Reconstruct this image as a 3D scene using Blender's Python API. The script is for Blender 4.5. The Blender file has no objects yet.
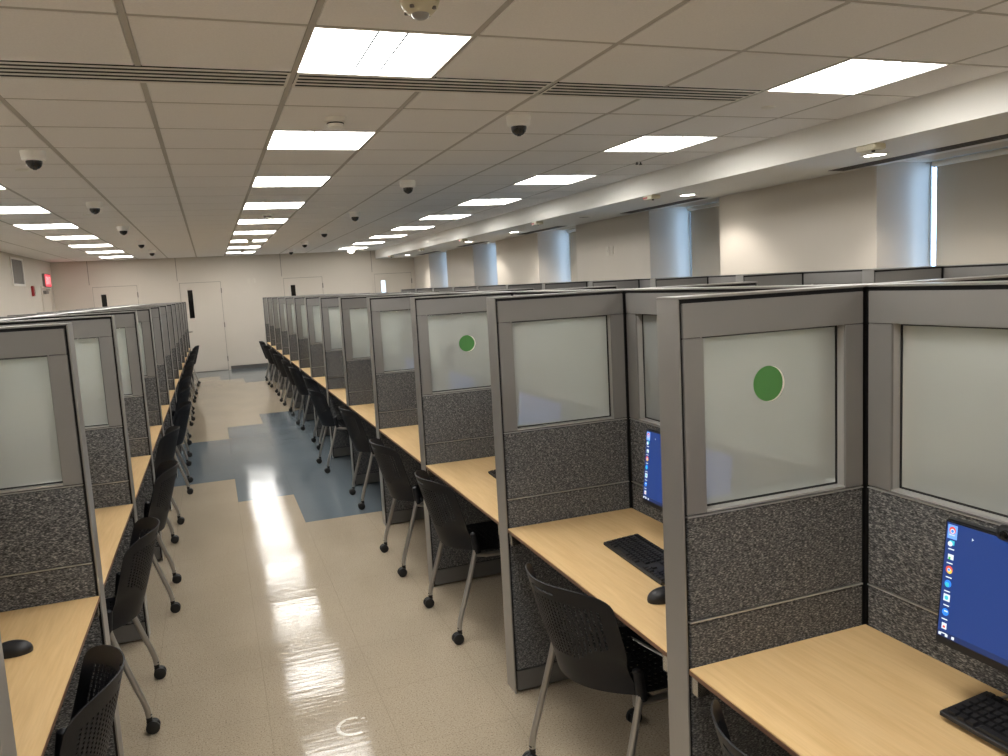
import bpy, bmesh, math, random
from mathutils import Vector, Matrix
random.seed(7)
PI = math.pi
sc = bpy.context.scene
COL = sc.collection

# ------------------------------------------------------------------ dimensions (metres)
H = 1.7694                      # eye height
S = 1.3393                      # cubicle pitch along the aisle
T = 0.10                        # partition thickness
W = 0.5975                      # depth of a divider
ZT = 1.7080                     # top of partitions
XR, YR = 1.0815, 1.6785         # aisle end of the window-side dividers, near face of the first
XL, YL = -0.4592, 1.7001        # same for the other row
ZD = 0.74                       # worktop
ZC = 2.735                      # ceiling
TX, TY, AX, AY = 0.6318, 0.64246, -0.18685, 3.055   # ceiling grid pitch and origin
X_LEFT, Y_BACK, Y_FRONT = -3.25, 20.2, -2.4
X_SOF, X_WALL, Z_SOF = 4.08, 5.08, 2.525
X_GLASS = 5.67
N = 13                          # dividers in a row

# ------------------------------------------------------------------ mesh helper
class MB:
    """collects shapes, links them as one mesh object"""
    def __init__(s):
        s.bm = bmesh.new(); s.mi = 0
    def _f(s, vs):
        try:
            f = s.bm.faces.new(vs); f.material_index = s.mi; return f
        except ValueError:
            return None
    def box(s, x0, x1, y0, y1, z0, z1, bev=0.0):
        b = bmesh.new()
        vs = [b.verts.new((x, y, z)) for x in (x0, x1) for y in (y0, y1) for z in (z0, z1)]
        for q in ((0,1,3,2),(4,6,7,5),(0,4,5,1),(2,3,7,6),(0,2,6,4),(1,5,7,3)):
            b.faces.new([vs[i] for i in q])
        if bev > 0:
            bmesh.ops.bevel(b, geom=b.edges[:], offset=bev, segments=2, affect='EDGES')
        s.merge(b); return s
    def merge(s, b, mat=None):
        vm = {}
        for v in b.verts:
            vm[v] = s.bm.verts.new(mat @ v.co if mat else v.co)
        for f in b.faces:
            g = s._f([vm[v] for v in f.verts])
            if g: g.smooth = f.smooth
        b.free()
    def poly(s, pts):
        return s._f([s.bm.verts.new(p) for p in pts])
    def prism(s, pts, axis, a, b):
        """extrude a 2-D outline along an axis from a to b"""
        def P(p, t):
            return {'x': (t, p[0], p[1]), 'y': (p[0], t, p[1]), 'z': (p[0], p[1], t)}[axis]
        lo = [s.bm.verts.new(P(p, a)) for p in pts]; hi = [s.bm.verts.new(P(p, b)) for p in pts]
        n = len(pts)
        s._f(lo[::-1]); s._f(hi)
        for i in range(n):
            s._f([lo[i], lo[(i+1) % n], hi[(i+1) % n], hi[i]])
        return s
    def lathe(s, prof, c=(0,0,0), n=24, axis='z', cap=True):
        """prof: (radius, height) pairs"""
        rings = []
        for r, h in prof:
            ring = []
            for k in range(n):
                a = 2*PI*k/n; u, v = r*math.cos(a), r*math.sin(a)
                p = {'z': (u, v, h), 'y': (u, h, v), 'x': (h, u, v)}[axis]
                ring.append(s.bm.verts.new((c[0]+p[0], c[1]+p[1], c[2]+p[2])))
            rings.append(ring)
        for a, b in zip(rings, rings[1:]):
            for k in range(n):
                f = s._f([a[k], a[(k+1) % n], b[(k+1) % n], b[k]])
                if f: f.smooth = True
        if cap:
            s._f(rings[0][::-1]); s._f(rings[-1])
        return s
    def tube(s, pts, r, n=10):
        pts = [Vector(p) for p in pts]; rings = []; ref = None
        for i, p in enumerate(pts):
            d = (pts[min(i+1, len(pts)-1)] - pts[max(i-1, 0)]).normalized()
            if ref is None:
                ref = d.orthogonal().normalized()
            ref = (ref - d*ref.dot(d)).normalized(); o = d.cross(ref)
            rr = r[i] if isinstance(r, (list, tuple)) else r
            rings.append([s.bm.verts.new(p + rr*(math.cos(2*PI*k/n)*ref + math.sin(2*PI*k/n)*o)) for k in range(n)])
        for a, b in zip(rings, rings[1:]):
            for k in range(n):
                f = s._f([a[k], a[(k+1) % n], b[(k+1) % n], b[k]])
                if f: f.smooth = True
        s._f(rings[0][::-1]); s._f(rings[-1])
        return s
    def mesh(s, name, mats, sharp=None):
        bmesh.ops.recalc_face_normals(s.bm, faces=s.bm.faces[:])
        me = bpy.data.meshes.new(name); s.bm.to_mesh(me); s.bm.free()
        for m in (mats if isinstance(mats, (list, tuple)) else [mats]):
            me.materials.append(m)
        if sharp is not None:
            for p in me.polygons: p.use_smooth = True
            me.set_sharp_from_angle(angle=math.radians(sharp))
        return me
    def build(s, name, mats, parent=None, sharp=None, **kw):
        return link(name, s.mesh(name, mats, sharp), parent, **kw)

def link(name, me, parent=None, loc=None, rot=None, label=None):
    o = bpy.data.objects.new(name, me); COL.objects.link(o)
    if parent: o.parent = parent
    if loc: o.location = loc
    if rot: o.rotation_euler = rot
    if label: o['label'] = label
    return o

def tag(o, label, cat, group=None, kind=None):
    o['label'] = label; o['category'] = cat
    if group: o['group'] = group
    if kind: o['kind'] = kind
    return o

def thing(name, label, cat, loc=(0,0,0), rz=0.0, group=None):
    o = bpy.data.objects.new(name, None); COL.objects.link(o)
    o.empty_display_size = 0.05
    o.location = loc; o.rotation_euler = (0, 0, rz)
    return tag(o, label, cat, group)

def smooth_path(pts, n=8):
    """Catmull-Rom through pts"""
    P = [Vector(p) for p in pts]; P = [2*P[0]-P[1]] + P + [2*P[-1]-P[-2]]
    out = []
    for i in range(1, len(P)-2):
        for k in range(n):
            t = k/n; a, b, c, d = P[i-1], P[i], P[i+1], P[i+2]
            out.append(0.5*((2*b) + (c-a)*t + (2*a-5*b+4*c-d)*t*t + (3*b-a-3*c+d)*t**3))
    out.append(P[-2]); return out

ORD = ['nearest', 'second', 'third', 'fourth', 'fifth', 'sixth', 'seventh', 'eighth', 'ninth', 'tenth', 'eleventh', 'twelfth', 'farthest']
def nth(i, n):
    return 'farthest' if i == n-1 else ORD[i]

# ------------------------------------------------------------------ materials
def new_mat(name):
    m = bpy.data.materials.new(name); m.use_nodes = True
    nt = m.node_tree; bs = nt.nodes['Principled BSDF']
    return m, nt, bs
def mat(name, col, rough=0.6, metal=0.0, coat=0.0, spec=0.5, var=0.0, vscale=(8, 8, 8), bump=0.0, bscale=(60, 60, 60)):
    m, nt, bs = new_mat(name)
    bs.inputs['Base Color'].default_value = (*col, 1)
    bs.inputs['Roughness'].default_value = rough
    bs.inputs['Metallic'].default_value = metal
    bs.inputs['Coat Weight'].default_value = coat
    bs.inputs['Specular IOR Level'].default_value = spec
    tc = None
    def coords(scale):
        nonlocal tc
        tc = tc or nt.nodes.new('ShaderNodeTexCoord')
        mp = nt.nodes.new('ShaderNodeMapping'); mp.inputs['Scale'].default_value = scale
        nt.links.new(tc.outputs['Object'], mp.inputs['Vector'])
        nz = nt.nodes.new('ShaderNodeTexNoise'); nz.inputs['Scale'].default_value = 1.0; nz.inputs['Detail'].default_value = 3
        nt.links.new(mp.outputs['Vector'], nz.inputs['Vector'])
        return nz
    if var > 0:
        nz = coords(vscale)
        rp = nt.nodes.new('ShaderNodeValToRGB')
        rp.color_ramp.elements[0].position = .3; rp.color_ramp.elements[1].position = .7
        rp.color_ramp.elements[0].color = (*[c*(1-var) for c in col], 1)
        rp.color_ramp.elements[1].color = (*[min(1, c*(1+var)) for c in col], 1)
        nt.links.new(nz.outputs['Fac'], rp.inputs['Fac']); nt.links.new(rp.outputs['Color'], bs.inputs['Base Color'])
    if bump > 0:
        nz = coords(bscale)
        bp = nt.nodes.new('ShaderNodeBump'); bp.inputs['Strength'].default_value = bump; bp.inputs['Distance'].default_value = 0.002
        nt.links.new(nz.outputs['Fac'], bp.inputs['Height']); nt.links.new(bp.outputs['Normal'], bs.inputs['Normal'])
    return m
def emit(name, col, strength):
    m, nt, bs = new_mat(name)
    bs.inputs['Base Color'].default_value = (0.02, 0.02, 0.02, 1)
    bs.inputs['Roughness'].default_value = 0.35; bs.inputs['Specular IOR Level'].default_value = .2
    bs.inputs['Emission Color'].default_value = (*col, 1); bs.inputs['Emission Strength'].default_value = strength
    return m

M = {}
M['wall'] = mat('cream_wall_paint', (.655, .60, .525), .75, var=.02, vscale=(1.5, 1.5, 1.5), bump=.08, bscale=(150, 150, 150), spec=.3)
M['white_paint'] = mat('white_paint', (.80, .78, .73), .6, spec=.3)
M['joint'] = mat('wall_joint', (.25, .22, .18), .9)
M['tile'] = mat('ceiling_tile_board', (.90, .878, .86), .9, var=.03, vscale=(120, 120, 120), bump=.25, bscale=(260, 260, 260), spec=.15)
M['tee'] = mat('ceiling_grid_metal', (.50, .47, .43), .6)
M['metal'] = mat('grey_painted_metal', (.232, .224, .216), .42, metal=.25, var=.03, vscale=(3, 3, 3))
M['metal_cap'] = mat('brushed_grey_trim', (.35, .34, .325), .34, metal=.55)
M['trimline'] = mat('bright_trim_bead', (.50, .49, .47), .35, metal=.4)
M['reveal'] = mat('pale_grey_reveal', (.42, .41, .39), .35, metal=.15)
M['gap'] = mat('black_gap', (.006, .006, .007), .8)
M['kick'] = mat('grey_kick_plate', (.16, .155, .148), .45, metal=.3)
M['black'] = mat('black_plastic', (.012, .012, .014), .42)
M['black_gloss'] = mat('black_gloss', (.008, .008, .009), .12, coat=.5)
M['chair'] = mat('charcoal_chair_plastic', (.007, .0075, .010), .5, spec=.35, bump=.15, bscale=(300, 300, 300))
M['steel'] = mat('grey_chair_tube', (.46, .44, .41), .33, metal=.7)
M['chrome'] = mat('satin_chrome', (.6, .59, .56), .25, metal=1.0)
M['plastic_white'] = mat('off_white_plastic', (.86, .84, .78), .4)
M['plate'] = mat('wall_plate_plastic', (.66, .61, .53), .45)
M['plastic_cream'] = mat('cream_plastic', (.62, .57, .42), .45)
M['rubber'] = mat('black_rubber', (.01, .01, .01), .55)
M['slot_dark'] = mat('dark_slot', (.008, .008, .008), .9)
M['camera_white'] = mat('white_camera_housing', (.93, .92, .89), .35)
M['alu'] = mat('pale_diffuser_metal', (.82, .78, .72), .4)
M['red'] = mat('red_alarm_plastic', (.35, .02, .025), .4)
M['green'] = mat('green_sticker', (.085, .27, .075), .55)
M['sticker_back'] = mat('white_sticker_back', (.85, .83, .76), .6)
M['baseboard'] = mat('dark_grey_vinyl', (.095, .088, .08), .5)
M['dark_glass'] = mat('dark_glass', (.006, .006, .006), .06)
M['grille'] = mat('grille_grey', (.20, .18, .16), .5, metal=.3)
M['blind'] = None
M['lens'] = emit('light_lens', (1.0, .985, .955), 8.2)
M['reflector'] = emit('light_luminous_wing', (1.0, .98, .945), 6.2); M['reflector'].node_tree.nodes['Principled BSDF'].inputs['Base Color'].default_value = (.85, .83, .78, 1)
M['down_lens'] = emit('downlight_lens', (1.0, .95, .86), 14.0)
M['lamp'] = emit('emergency_lamp', (1.0, .95, .85), 6.0)
M['screen'] = emit('blue_screen', (.013, .044, .20), .5)
M['taskbar'] = emit('dark_taskbar', (.010, .026, .11), .5)
M['icon_white'] = emit('icon_white', (.75, .82, .9), .55)
M['icon_blue'] = emit('icon_blue', (.03, .25, .95), .55)
M['icon_teal'] = emit('icon_teal', (.05, .55, .65), .55)
M['icon_red'] = emit('icon_red', (.8, .10, .06), .55)
M['icon_yellow'] = emit('icon_yellow', (.85, .6, .08), .55)
M['icon_green'] = emit('icon_green', (.08, .5, .12), .55)
M['icon_select'] = emit('icon_selection', (.10, .22, .55), 1.0)
M['exit_red'] = emit('exit_red', (1.0, .045, .075), .75)
M['exit_text'] = emit('exit_text', (1.0, .42, .40), .8)
M['daylit'] = emit('daylit_pane', (.62, .80, 1.0), 1.0)
M['cable'] = mat('grey_cable', (.42, .39, .33), .5)

# fabric: dark woven cloth with pale flecks
def fabric():
    m, nt, bs = new_mat('charcoal_woven_fabric')
    tc = nt.nodes.new('ShaderNodeTexCoord')
    def noise(scale, det):
        mp = nt.nodes.new('ShaderNodeMapping'); mp.inputs['Scale'].default_value = scale
        nt.links.new(tc.outputs['Object'], mp.inputs['Vector'])
        nz = nt.nodes.new('ShaderNodeTexNoise'); nz.inputs['Scale'].default_value = 1; nz.inputs['Detail'].default_value = det
        nt.links.new(mp.outputs['Vector'], nz.inputs['Vector']); return nz
    a = noise((125, 125, 360), 2); b = noise((60, 60, 90), 2)
    r = nt.nodes.new('ShaderNodeValToRGB'); e = r.color_ramp.elements
    e[0].position = .36; e[0].color = (.034, .034, .035, 1)
    e[1].position = .72; e[1].color = (.45, .44, .42, 1)
    k = e.new(.53); k.color = (.124, .126, .128, 1)
    mx = nt.nodes.new('ShaderNodeMath'); mx.operation = 'MULTIPLY_ADD'
    mx.inputs[1].default_value = .75
    sc2 = nt.nodes.new('ShaderNodeMath'); sc2.operation = 'MULTIPLY'; sc2.inputs[1].default_value = .25
    nt.links.new(b.outputs['Fac'], sc2.inputs[0])
    nt.links.new(a.outputs['Fac'], mx.inputs[0]); nt.links.new(sc2.outputs[0], mx.inputs[2])
    nt.links.new(mx.outputs[0], r.inputs['Fac']); nt.links.new(r.outputs['Color'], bs.inputs['Base Color'])
    bp = nt.nodes.new('ShaderNodeBump'); bp.inputs['Strength'].default_value = .5; bp.inputs['Distance'].default_value = .002
    nt.links.new(a.outputs['Fac'], bp.inputs['Height']); nt.links.new(bp.outputs['Normal'], bs.inputs['Normal'])
    bs.inputs['Roughness'].default_value = .9; bs.inputs['Specular IOR Level'].default_value = .2
    return m
M['fabric'] = fabric()

# maple laminate, grain along y
def maple():
    m, nt, bs = new_mat('maple_laminate')
    tc = nt.nodes.new('ShaderNodeTexCoord')
    def noise(scale, det, dist=0.0):
        mp = nt.nodes.new('ShaderNodeMapping'); mp.inputs['Scale'].default_value = scale
        nt.links.new(tc.outputs['Object'], mp.inputs['Vector'])
        nz = nt.nodes.new('ShaderNodeTexNoise'); nz.inputs['Scale'].default_value = 1; nz.inputs['Detail'].default_value = det
        nz.inputs['Distortion'].default_value = dist
        nt.links.new(mp.outputs['Vector'], nz.inputs['Vector']); return nz
    a = noise((26, 2.2, 10), 4, 1.2); b = noise((190, 9, 60), 2)
    r = nt.nodes.new('ShaderNodeValToRGB'); e = r.color_ramp.elements
    e[0].position = .3; e[0].color = (.70, .475, .225, 1)
    e[1].position = .7; e[1].color = (.765, .545, .285, 1)
    r2 = nt.nodes.new('ShaderNodeValToRGB'); e = r2.color_ramp.elements
    e[0].position = .3; e[0].color = (.93, .92, .90, 1); e[1].position = .65; e[1].color = (1, 1, 1, 1)
    mx = nt.nodes.new('ShaderNodeMix'); mx.data_type = 'RGBA'; mx.blend_type = 'MULTIPLY'; mx.inputs[0].default_value = 1
    nt.links.new(a.outputs['Fac'], r.inputs['Fac']); nt.links.new(b.outputs['Fac'], r2.inputs['Fac'])
    nt.links.new(r.outputs['Color'], mx.inputs[6]); nt.links.new(r2.outputs['Color'], mx.inputs[7])
    nt.links.new(mx.outputs[2], bs.inputs['Base Color'])
    bs.inputs['Roughness'].default_value = .38; bs.inputs['Specular IOR Level'].default_value = .35
    return m
M['maple'] = maple()
M['maple_edge'] = mat('dark_maple_edge', (.19, .10, .06), .5)

# frosted glass: milky diffuse sheet that lets blurred shapes through
def frosted():
    m, nt, bs = new_mat('frosted_glass')
    nt.nodes.remove(bs)
    out = nt.nodes['Material Output']
    d = nt.nodes.new('ShaderNodeBsdfDiffuse'); d.inputs['Color'].default_value = (.90, .94, .92, 1)
    tl = nt.nodes.new('ShaderNodeBsdfTranslucent'); tl.inputs['Color'].default_value = (.86, .89, .85, 1)
    a = nt.nodes.new('ShaderNodeMixShader'); a.inputs[0].default_value = .40
    nt.links.new(d.outputs[0], a.inputs[1]); nt.links.new(tl.outputs[0], a.inputs[2])
    tr = nt.nodes.new('ShaderNodeBsdfTransparent'); tr.inputs['Color'].default_value = (.93, .95, .92, 1)
    b = nt.nodes.new('ShaderNodeMixShader'); b.inputs[0].default_value = .63
    nt.links.new(a.outputs[0], b.inputs[1]); nt.links.new(tr.outputs[0], b.inputs[2])
    g = nt.nodes.new('ShaderNodeBsdfGlossy'); g.inputs['Roughness'].default_value = .25; g.inputs['Color'].default_value = (.8, .8, .8, 1)
    fr = nt.nodes.new('ShaderNodeFresnel'); fr.inputs['IOR'].default_value = 1.35
    c = nt.nodes.new('ShaderNodeMixShader')
    nt.links.new(fr.outputs[0], c.inputs[0]); nt.links.new(b.outputs[0], c.inputs[1]); nt.links.new(g.outputs[0], c.inputs[2])
    nt.links.new(c.outputs[0], out.inputs['Surface'])
    return m
M['frosted'] = frosted()

def clear_pane():
    m, nt, bs = new_mat('clear_window_glass'); nt.nodes.remove(bs)
    out = nt.nodes['Material Output']
    tr = nt.nodes.new('ShaderNodeBsdfTransparent'); tr.inputs['Color'].default_value = (.94, .97, .98, 1)
    g = nt.nodes.new('ShaderNodeBsdfGlossy'); g.inputs['Roughness'].default_value = .02
    fr = nt.nodes.new('ShaderNodeFresnel'); fr.inputs['IOR'].default_value = 1.45
    c = nt.nodes.new('ShaderNodeMixShader')
    nt.links.new(fr.outputs[0], c.inputs[0]); nt.links.new(tr.outputs[0], c.inputs[1]); nt.links.new(g.outputs[0], c.inputs[2])
    nt.links.new(c.outputs[0], out.inputs['Surface']); return m
M['pane'] = clear_pane()

def blind():
    m, nt, bs = new_mat('roller_blind_cloth'); nt.nodes.remove(bs)
    out = nt.nodes['Material Output']
    d = nt.nodes.new('ShaderNodeBsdfDiffuse'); d.inputs['Color'].default_value = (.60, .55, .47, 1)
    tl = nt.nodes.new('ShaderNodeBsdfTranslucent'); tl.inputs['Color'].default_value = (.5, .5, .48, 1)
    a = nt.nodes.new('ShaderNodeMixShader'); a.inputs[0].default_value = .03
    nt.links.new(d.outputs[0], a.inputs[1]); nt.links.new(tl.outputs[0], a.inputs[2])
    nt.links.new(a.outputs[0], out.inputs['Surface']); return m
M['blind'] = blind()

# waxed vinyl floor: speckled tile, low wavy gloss, scuffs; colour given per material slot
FP = 0.467; FX, FY = 0.075, 2.85        # tile pitch and origin
def vinyl(name, base, dark, light):
    m, nt, bs = new_mat(name); N_ = nt.nodes.new; L_ = nt.links.new
    tc = N_('ShaderNodeTexCoord')
    def noise(scale, det=2, rough=.5):
        mp = N_('ShaderNodeMapping'); mp.inputs['Scale'].default_value = scale
        L_(tc.outputs['Object'], mp.inputs['Vector'])
        nz = N_('ShaderNodeTexNoise'); nz.inputs['Scale'].default_value = 1; nz.inputs['Detail'].default_value = det
        nz.inputs['Roughness'].default_value = rough
        L_(mp.outputs['Vector'], nz.inputs['Vector']); return nz.outputs['Fac']
    def ramp(src, stops):
        r = N_('ShaderNodeValToRGB'); e = r.color_ramp.elements
        e[0].position, e[0].color = stops[0][0], (*stops[0][1], 1)
        e[1].position, e[1].color = stops[-1][0], (*stops[-1][1], 1)
        for p, c in stops[1:-1]:
            k = e.new(p); k.color = (*c, 1)
        L_(src, r.inputs['Fac']); return r.outputs['Color']
    def mixc(a, b, fac, mode='MIX'):
        x = N_('ShaderNodeMix'); x.data_type = 'RGBA'; x.blend_type = mode
        if isinstance(fac, float): x.inputs[0].default_value = fac
        else: L_(fac, x.inputs[0])
        for s_, k in ((a, 6), (b, 7)):
            if isinstance(s_, tuple): x.inputs[k].default_value = (*s_, 1)
            else: L_(s_, x.inputs[k])
        return x.outputs[2]
    def mth(op, a, b=None, c=None):
        x = N_('ShaderNodeMath'); x.operation = op
        for i, v in enumerate((a, b, c)):
            if v is None: continue
            if isinstance(v, (int, float)): x.inputs[i].default_value = v
            else: L_(v, x.inputs[i])
        return x.outputs[0]
    speck = ramp(noise((150, 150, 150), 3, .7), [(.36, dark), (.44, base), (.58, base), (.68, light)])
    cloud = ramp(noise((2.2, 1.3, 1), 3), [(.3, (.90, .90, .90)), (.7, (1, 1, 1))])
    col = mixc(speck, cloud, 1.0, 'MULTIPLY')
    sep = N_('ShaderNodeSeparateXYZ'); L_(tc.outputs['Object'], sep.inputs[0])
    lines = []
    for ax, o in (('X', FX), ('Y', FY)):
        f = mth('FRACT', mth('DIVIDE', mth('ADD', mth('SUBTRACT', sep.outputs[ax], o), 100*FP), FP))
        d = mth('ABSOLUTE', mth('SUBTRACT', f, .5))
        lines.append(mth('GREATER_THAN', d, .4965))
    ln = mth('MULTIPLY', mth('MAXIMUM', lines[0], lines[1]), .28)
    col = mixc(col, tuple(c*.35 for c in base), ln)
    # pale roller scuffs that run along the aisle
    sf = ramp(noise((22, 1.1, 1), 4, .7), [(.66, (0, 0, 0)), (.76, (.22, .22, .22))])
    col = mixc(col, tuple(min(1, c*1.45+.03) for c in base), sf)
    # pale broken ring on the tiles in the near aisle
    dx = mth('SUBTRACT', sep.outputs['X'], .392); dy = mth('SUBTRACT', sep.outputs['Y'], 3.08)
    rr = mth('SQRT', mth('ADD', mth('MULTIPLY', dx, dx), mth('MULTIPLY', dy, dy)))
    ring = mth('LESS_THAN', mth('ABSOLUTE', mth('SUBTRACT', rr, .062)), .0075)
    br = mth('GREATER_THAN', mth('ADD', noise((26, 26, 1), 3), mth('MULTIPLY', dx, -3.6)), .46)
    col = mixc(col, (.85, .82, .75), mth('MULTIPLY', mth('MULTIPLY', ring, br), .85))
    L_(col, bs.inputs['Base Color'])
    rg = ramp(noise((3, 1.4, 1), 4, .6), [(.3, (.05, .05, .05)), (.75, (.15, .15, .15))])
    L_(rg, bs.inputs['Roughness'])
    bs.inputs['Specular IOR Level'].default_value = .18
    bp = N_('ShaderNodeBump'); bp.inputs['Strength'].default_value = .17; bp.inputs['Distance'].default_value = .004
    h = mth('ADD', noise((3, 34, 1), 3), mth('MULTIPLY', noise((2.4, 5, 1), 2), 1.3))
    L_(h, bp.inputs['Height']); L_(bp.outputs['Normal'], bs.inputs['Normal'])
    return m
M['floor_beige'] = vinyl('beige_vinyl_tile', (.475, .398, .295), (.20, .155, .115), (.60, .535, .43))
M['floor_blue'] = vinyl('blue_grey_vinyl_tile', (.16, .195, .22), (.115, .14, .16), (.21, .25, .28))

# ------------------------------------------------------------------ the room
def struct(o, label, cat):
    return tag(o, label, cat, kind='structure')

# floor: tile by tile, beige with a stepped blue-grey band
fm = MB()
i0 = math.floor((X_LEFT-FX)/FP); i1 = math.ceil((X_GLASS-FX)/FP)
j0 = math.floor((Y_FRONT-FY)/FP); j1 = math.ceil((Y_BACK-FY)/FP)
def is_blue(i, j):
    st = 0 if i < 0 else (1 if i == 0 else 2)
    return (11-2*st <= j < 16+2*st) or j >= 34-2*st
grid = {}
def fv(i, j):
    if (i, j) not in grid:
        x = min(max(FX+i*FP, X_LEFT), X_GLASS); y = min(max(FY+j*FP, Y_FRONT), Y_BACK)
        grid[(i, j)] = fm.bm.verts.new((x, y, 0))
    return grid[(i, j)]
for i in range(i0, i1):
    for j in range(j0, j1):
        fm.mi = 1 if is_blue(i, j) else 0
        fm._f([fv(i, j), fv(i+1, j), fv(i+1, j+1), fv(i, j+1)])
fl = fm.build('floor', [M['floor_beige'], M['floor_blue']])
struct(fl, 'speckled beige vinyl tile floor with stepped blue grey band', 'floor')

# walls
mb = MB(); mb.box(X_LEFT, X_WALL+.7, Y_BACK, Y_BACK+.15, 0, 2.95)
mb.mi = 1
for x in (-2.52, -.66, 1.725, 3.966):
    mb.box(x-.006, x+.006, Y_BACK-.002, Y_BACK+.01, 2.16, ZC)
struct(mb.build('wall_back', [M['wall'], M['joint']]), 'cream far wall with four doors at the end of the aisle', 'wall')
mb = MB(); mb.box(X_LEFT-.15, X_LEFT, Y_FRONT, Y_BACK+.15, 0, 2.95)
struct(mb.build('wall_left', M['wall']), 'cream side wall with vent grille and red exit sign', 'wall')
mb = MB(); mb.box(X_LEFT, X_WALL+.7, Y_FRONT-.15, Y_FRONT, 0, 2.95)
struct(mb.build('wall_front', M['wall']), 'cream wall behind the viewer closing the room', 'wall')
WIN = [(3.54, 4.97), (7.05, 8.46), (10.50, 11.93), (13.92, 15.30), (17.20, 18.71)]
ZSILL = .85
mb = MB(); prev = Y_FRONT
for a, b in WIN + [(Y_BACK, None)]:
    mb.box(X_WALL, X_GLASS, prev, a, 0, 2.95)
    if b:
        mb.box(X_WALL, X_GLASS, a, b, 0, ZSILL)
        mb.box(X_WALL+.001, X_GLASS, a, b, Z_SOF+.03, 2.95)
        prev = b
struct(mb.build('wall_right', M['wall']), 'cream window wall with five deep window recesses', 'wall')
# soffit along the window wall
mb = MB()
mb.box(X_SOF, X_WALL+.02, Y_FRONT, Y_BACK, Z_SOF, ZC+.02)
struct(mb.build('trim_1', M['white_paint']), 'white boxed soffit running above the window wall', 'soffit')
mb = MB()
for a, b in ((-3.25, -2.53), (-1.47, -.69), (.335, 1.69), (2.76, 3.94), (5.04, 5.08)):
    mb.box(a, b, Y_BACK-.012, Y_BACK, 0, .09, .003)
struct(mb.build('baseboard_back', M['baseboard']), 'dark grey vinyl baseboard along the far wall', 'baseboard')

# windows and their blinds
for n, (a, b) in enumerate(WIN):
    w = bpy.data.objects.new('window_%d' % (n+1), None); COL.objects.link(w)
    w.location = (X_GLASS-.025, (a+b)/2, ZSILL)
    struct(w, 'tall recessed daylight window, %s along the window wall' % nth(n, 5), 'window')
    h = (b-a)/2; zt = Z_SOF+.03-ZSILL
    fr = MB()
    for y0, y1, z0, z1 in ((-h, -h+.03, 0, zt), (h-.010, h, 0, zt), (-h+.03, h-.010, 0, .03), (-h+.03, h-.010, zt-.03, zt)):
        fr.box(.005, .024, y0, y1, z0, z1)
    fr.build('window_frame', M['metal_cap'], w)
    MB().box(.012, .016, -h+.03, h-.010, .03, zt-.03).build('pane', M['pane'], w)
    MB().box(-.55, -.01, -h, h, -.001, .012).build('sill', M['white_paint'], w)
    r = thing('roller_blind', 'lowered grey beige roller blind inside the %s recessed window' % nth(n, 5), 'blind',
              (X_GLASS-.065, (a+b)/2, ZSILL), 0, 'roller blinds of the window wall')
    MB().box(0, .004, -h+.015, h-.10, .05, zt-.03).build('cloth', M['blind'], r)
    MB().lathe([(.0, -h+.01), (.026, -h+.01), (.026, h-.09), (0, h-.09)], (-.018, 0, zt-.03), 16, 'y', False).build('roller', M['plastic_white'], r, sharp=40)
    MB().box(-.006, .010, -h+.015, h-.10, .03, .055, .003).build('hem_bar', M['metal_cap'], r)

# ceiling: lay-in tiles in a metal grid, left open where lights and slot diffusers sit
light_cells = set()
for k in (-3, 1, 5):
    for t in range(-6, 25, 3):
        light_cells.add((k, t))
DIFF = [(-3, -1), (-1, 1), (1, 3), (3, 5)]
cm = MB()
kx0, kx1 = -5, 7
g = .012
for k in range(kx0, kx1+1):
    for t in range(-9, 28):
        if (k, t) in light_cells: continue
        x0, x1 = AX+k*TX+g, AX+(k+1)*TX-g; y0, y1 = AY+t*TY+g, AY+(t+1)*TY-g
        if t == 1 and -3 <= k < 5: y0 = AY+TY+.262
        x0, x1 = max(x0, X_LEFT+.01), min(x1, X_SOF-.002); y0, y1 = max(y0, Y_FRONT), min(y1, Y_BACK-.01)
        if x1-x0 < .03 or y1-y0 < .03: continue
        c = .004
        lo = [(x0+c, y0+c, ZC), (x1-c, y0+c, ZC), (x1-c, y1-c, ZC), (x0+c, y1-c, ZC)]
        hi = [(x0, y0, ZC+.008), (x1, y0, ZC+.008), (x1, y1, ZC+.008), (x0, y1, ZC+.008)]
        tp = [(p[0], p[1], ZC+.02) for p in hi]
        lo, hi, tp = ([cm.bm.verts.new(p) for p in q] for q in (lo, hi, tp))
        cm._f(lo[::-1]); cm._f(tp)
        for q in range(4):
            cm._f([lo[q], lo[(q+1) % 4], hi[(q+1) % 4], hi[q]]); cm._f([hi[q], hi[(q+1) % 4], tp[(q+1) % 4], tp[q]])
cm.mi = 1
for k in range(kx0, kx1+1):
    x = AX+k*TX
    if x < X_LEFT+.02 or x > X_SOF: continue
    if -3 < k < 5 and k % 2 == 0 :
        for ya, yb in ((Y_FRONT, AY+TY-.002), (AY+TY+.262, Y_BACK)):
            cm.box(x-g, x+g, ya, yb, ZC+.002, ZC+.03)
    else:
        cm.box(x-g, x+g, Y_FRONT, Y_BACK, ZC+.002, ZC+.03)
for t in range(-8, 28):
    y = AY+t*TY
    if y > Y_BACK-.02: continue
    for k in range(kx0, kx1+1):
        x0, x1 = max(AX+k*TX+g, X_LEFT), min(AX+(k+1)*TX-g, X_SOF)
        if t == 1 and -3 <= k < 5: continue
        if x1 > x0: cm.box(x0, x1, y-g, y+g, ZC+.002, ZC+.03)
cm.box(X_LEFT, X_SOF, Y_BACK-.02, Y_BACK, ZC-.002, ZC+.02); cm.box(X_LEFT, X_LEFT+.02, Y_FRONT, Y_BACK-.02, ZC-.002, ZC+.02)
cm.mi = 0
cm.box(X_LEFT, X_SOF, Y_FRONT, Y_BACK, ZC+.20, ZC+.22)  # unseen lid above the tiles, added to stop light leaks
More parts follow.
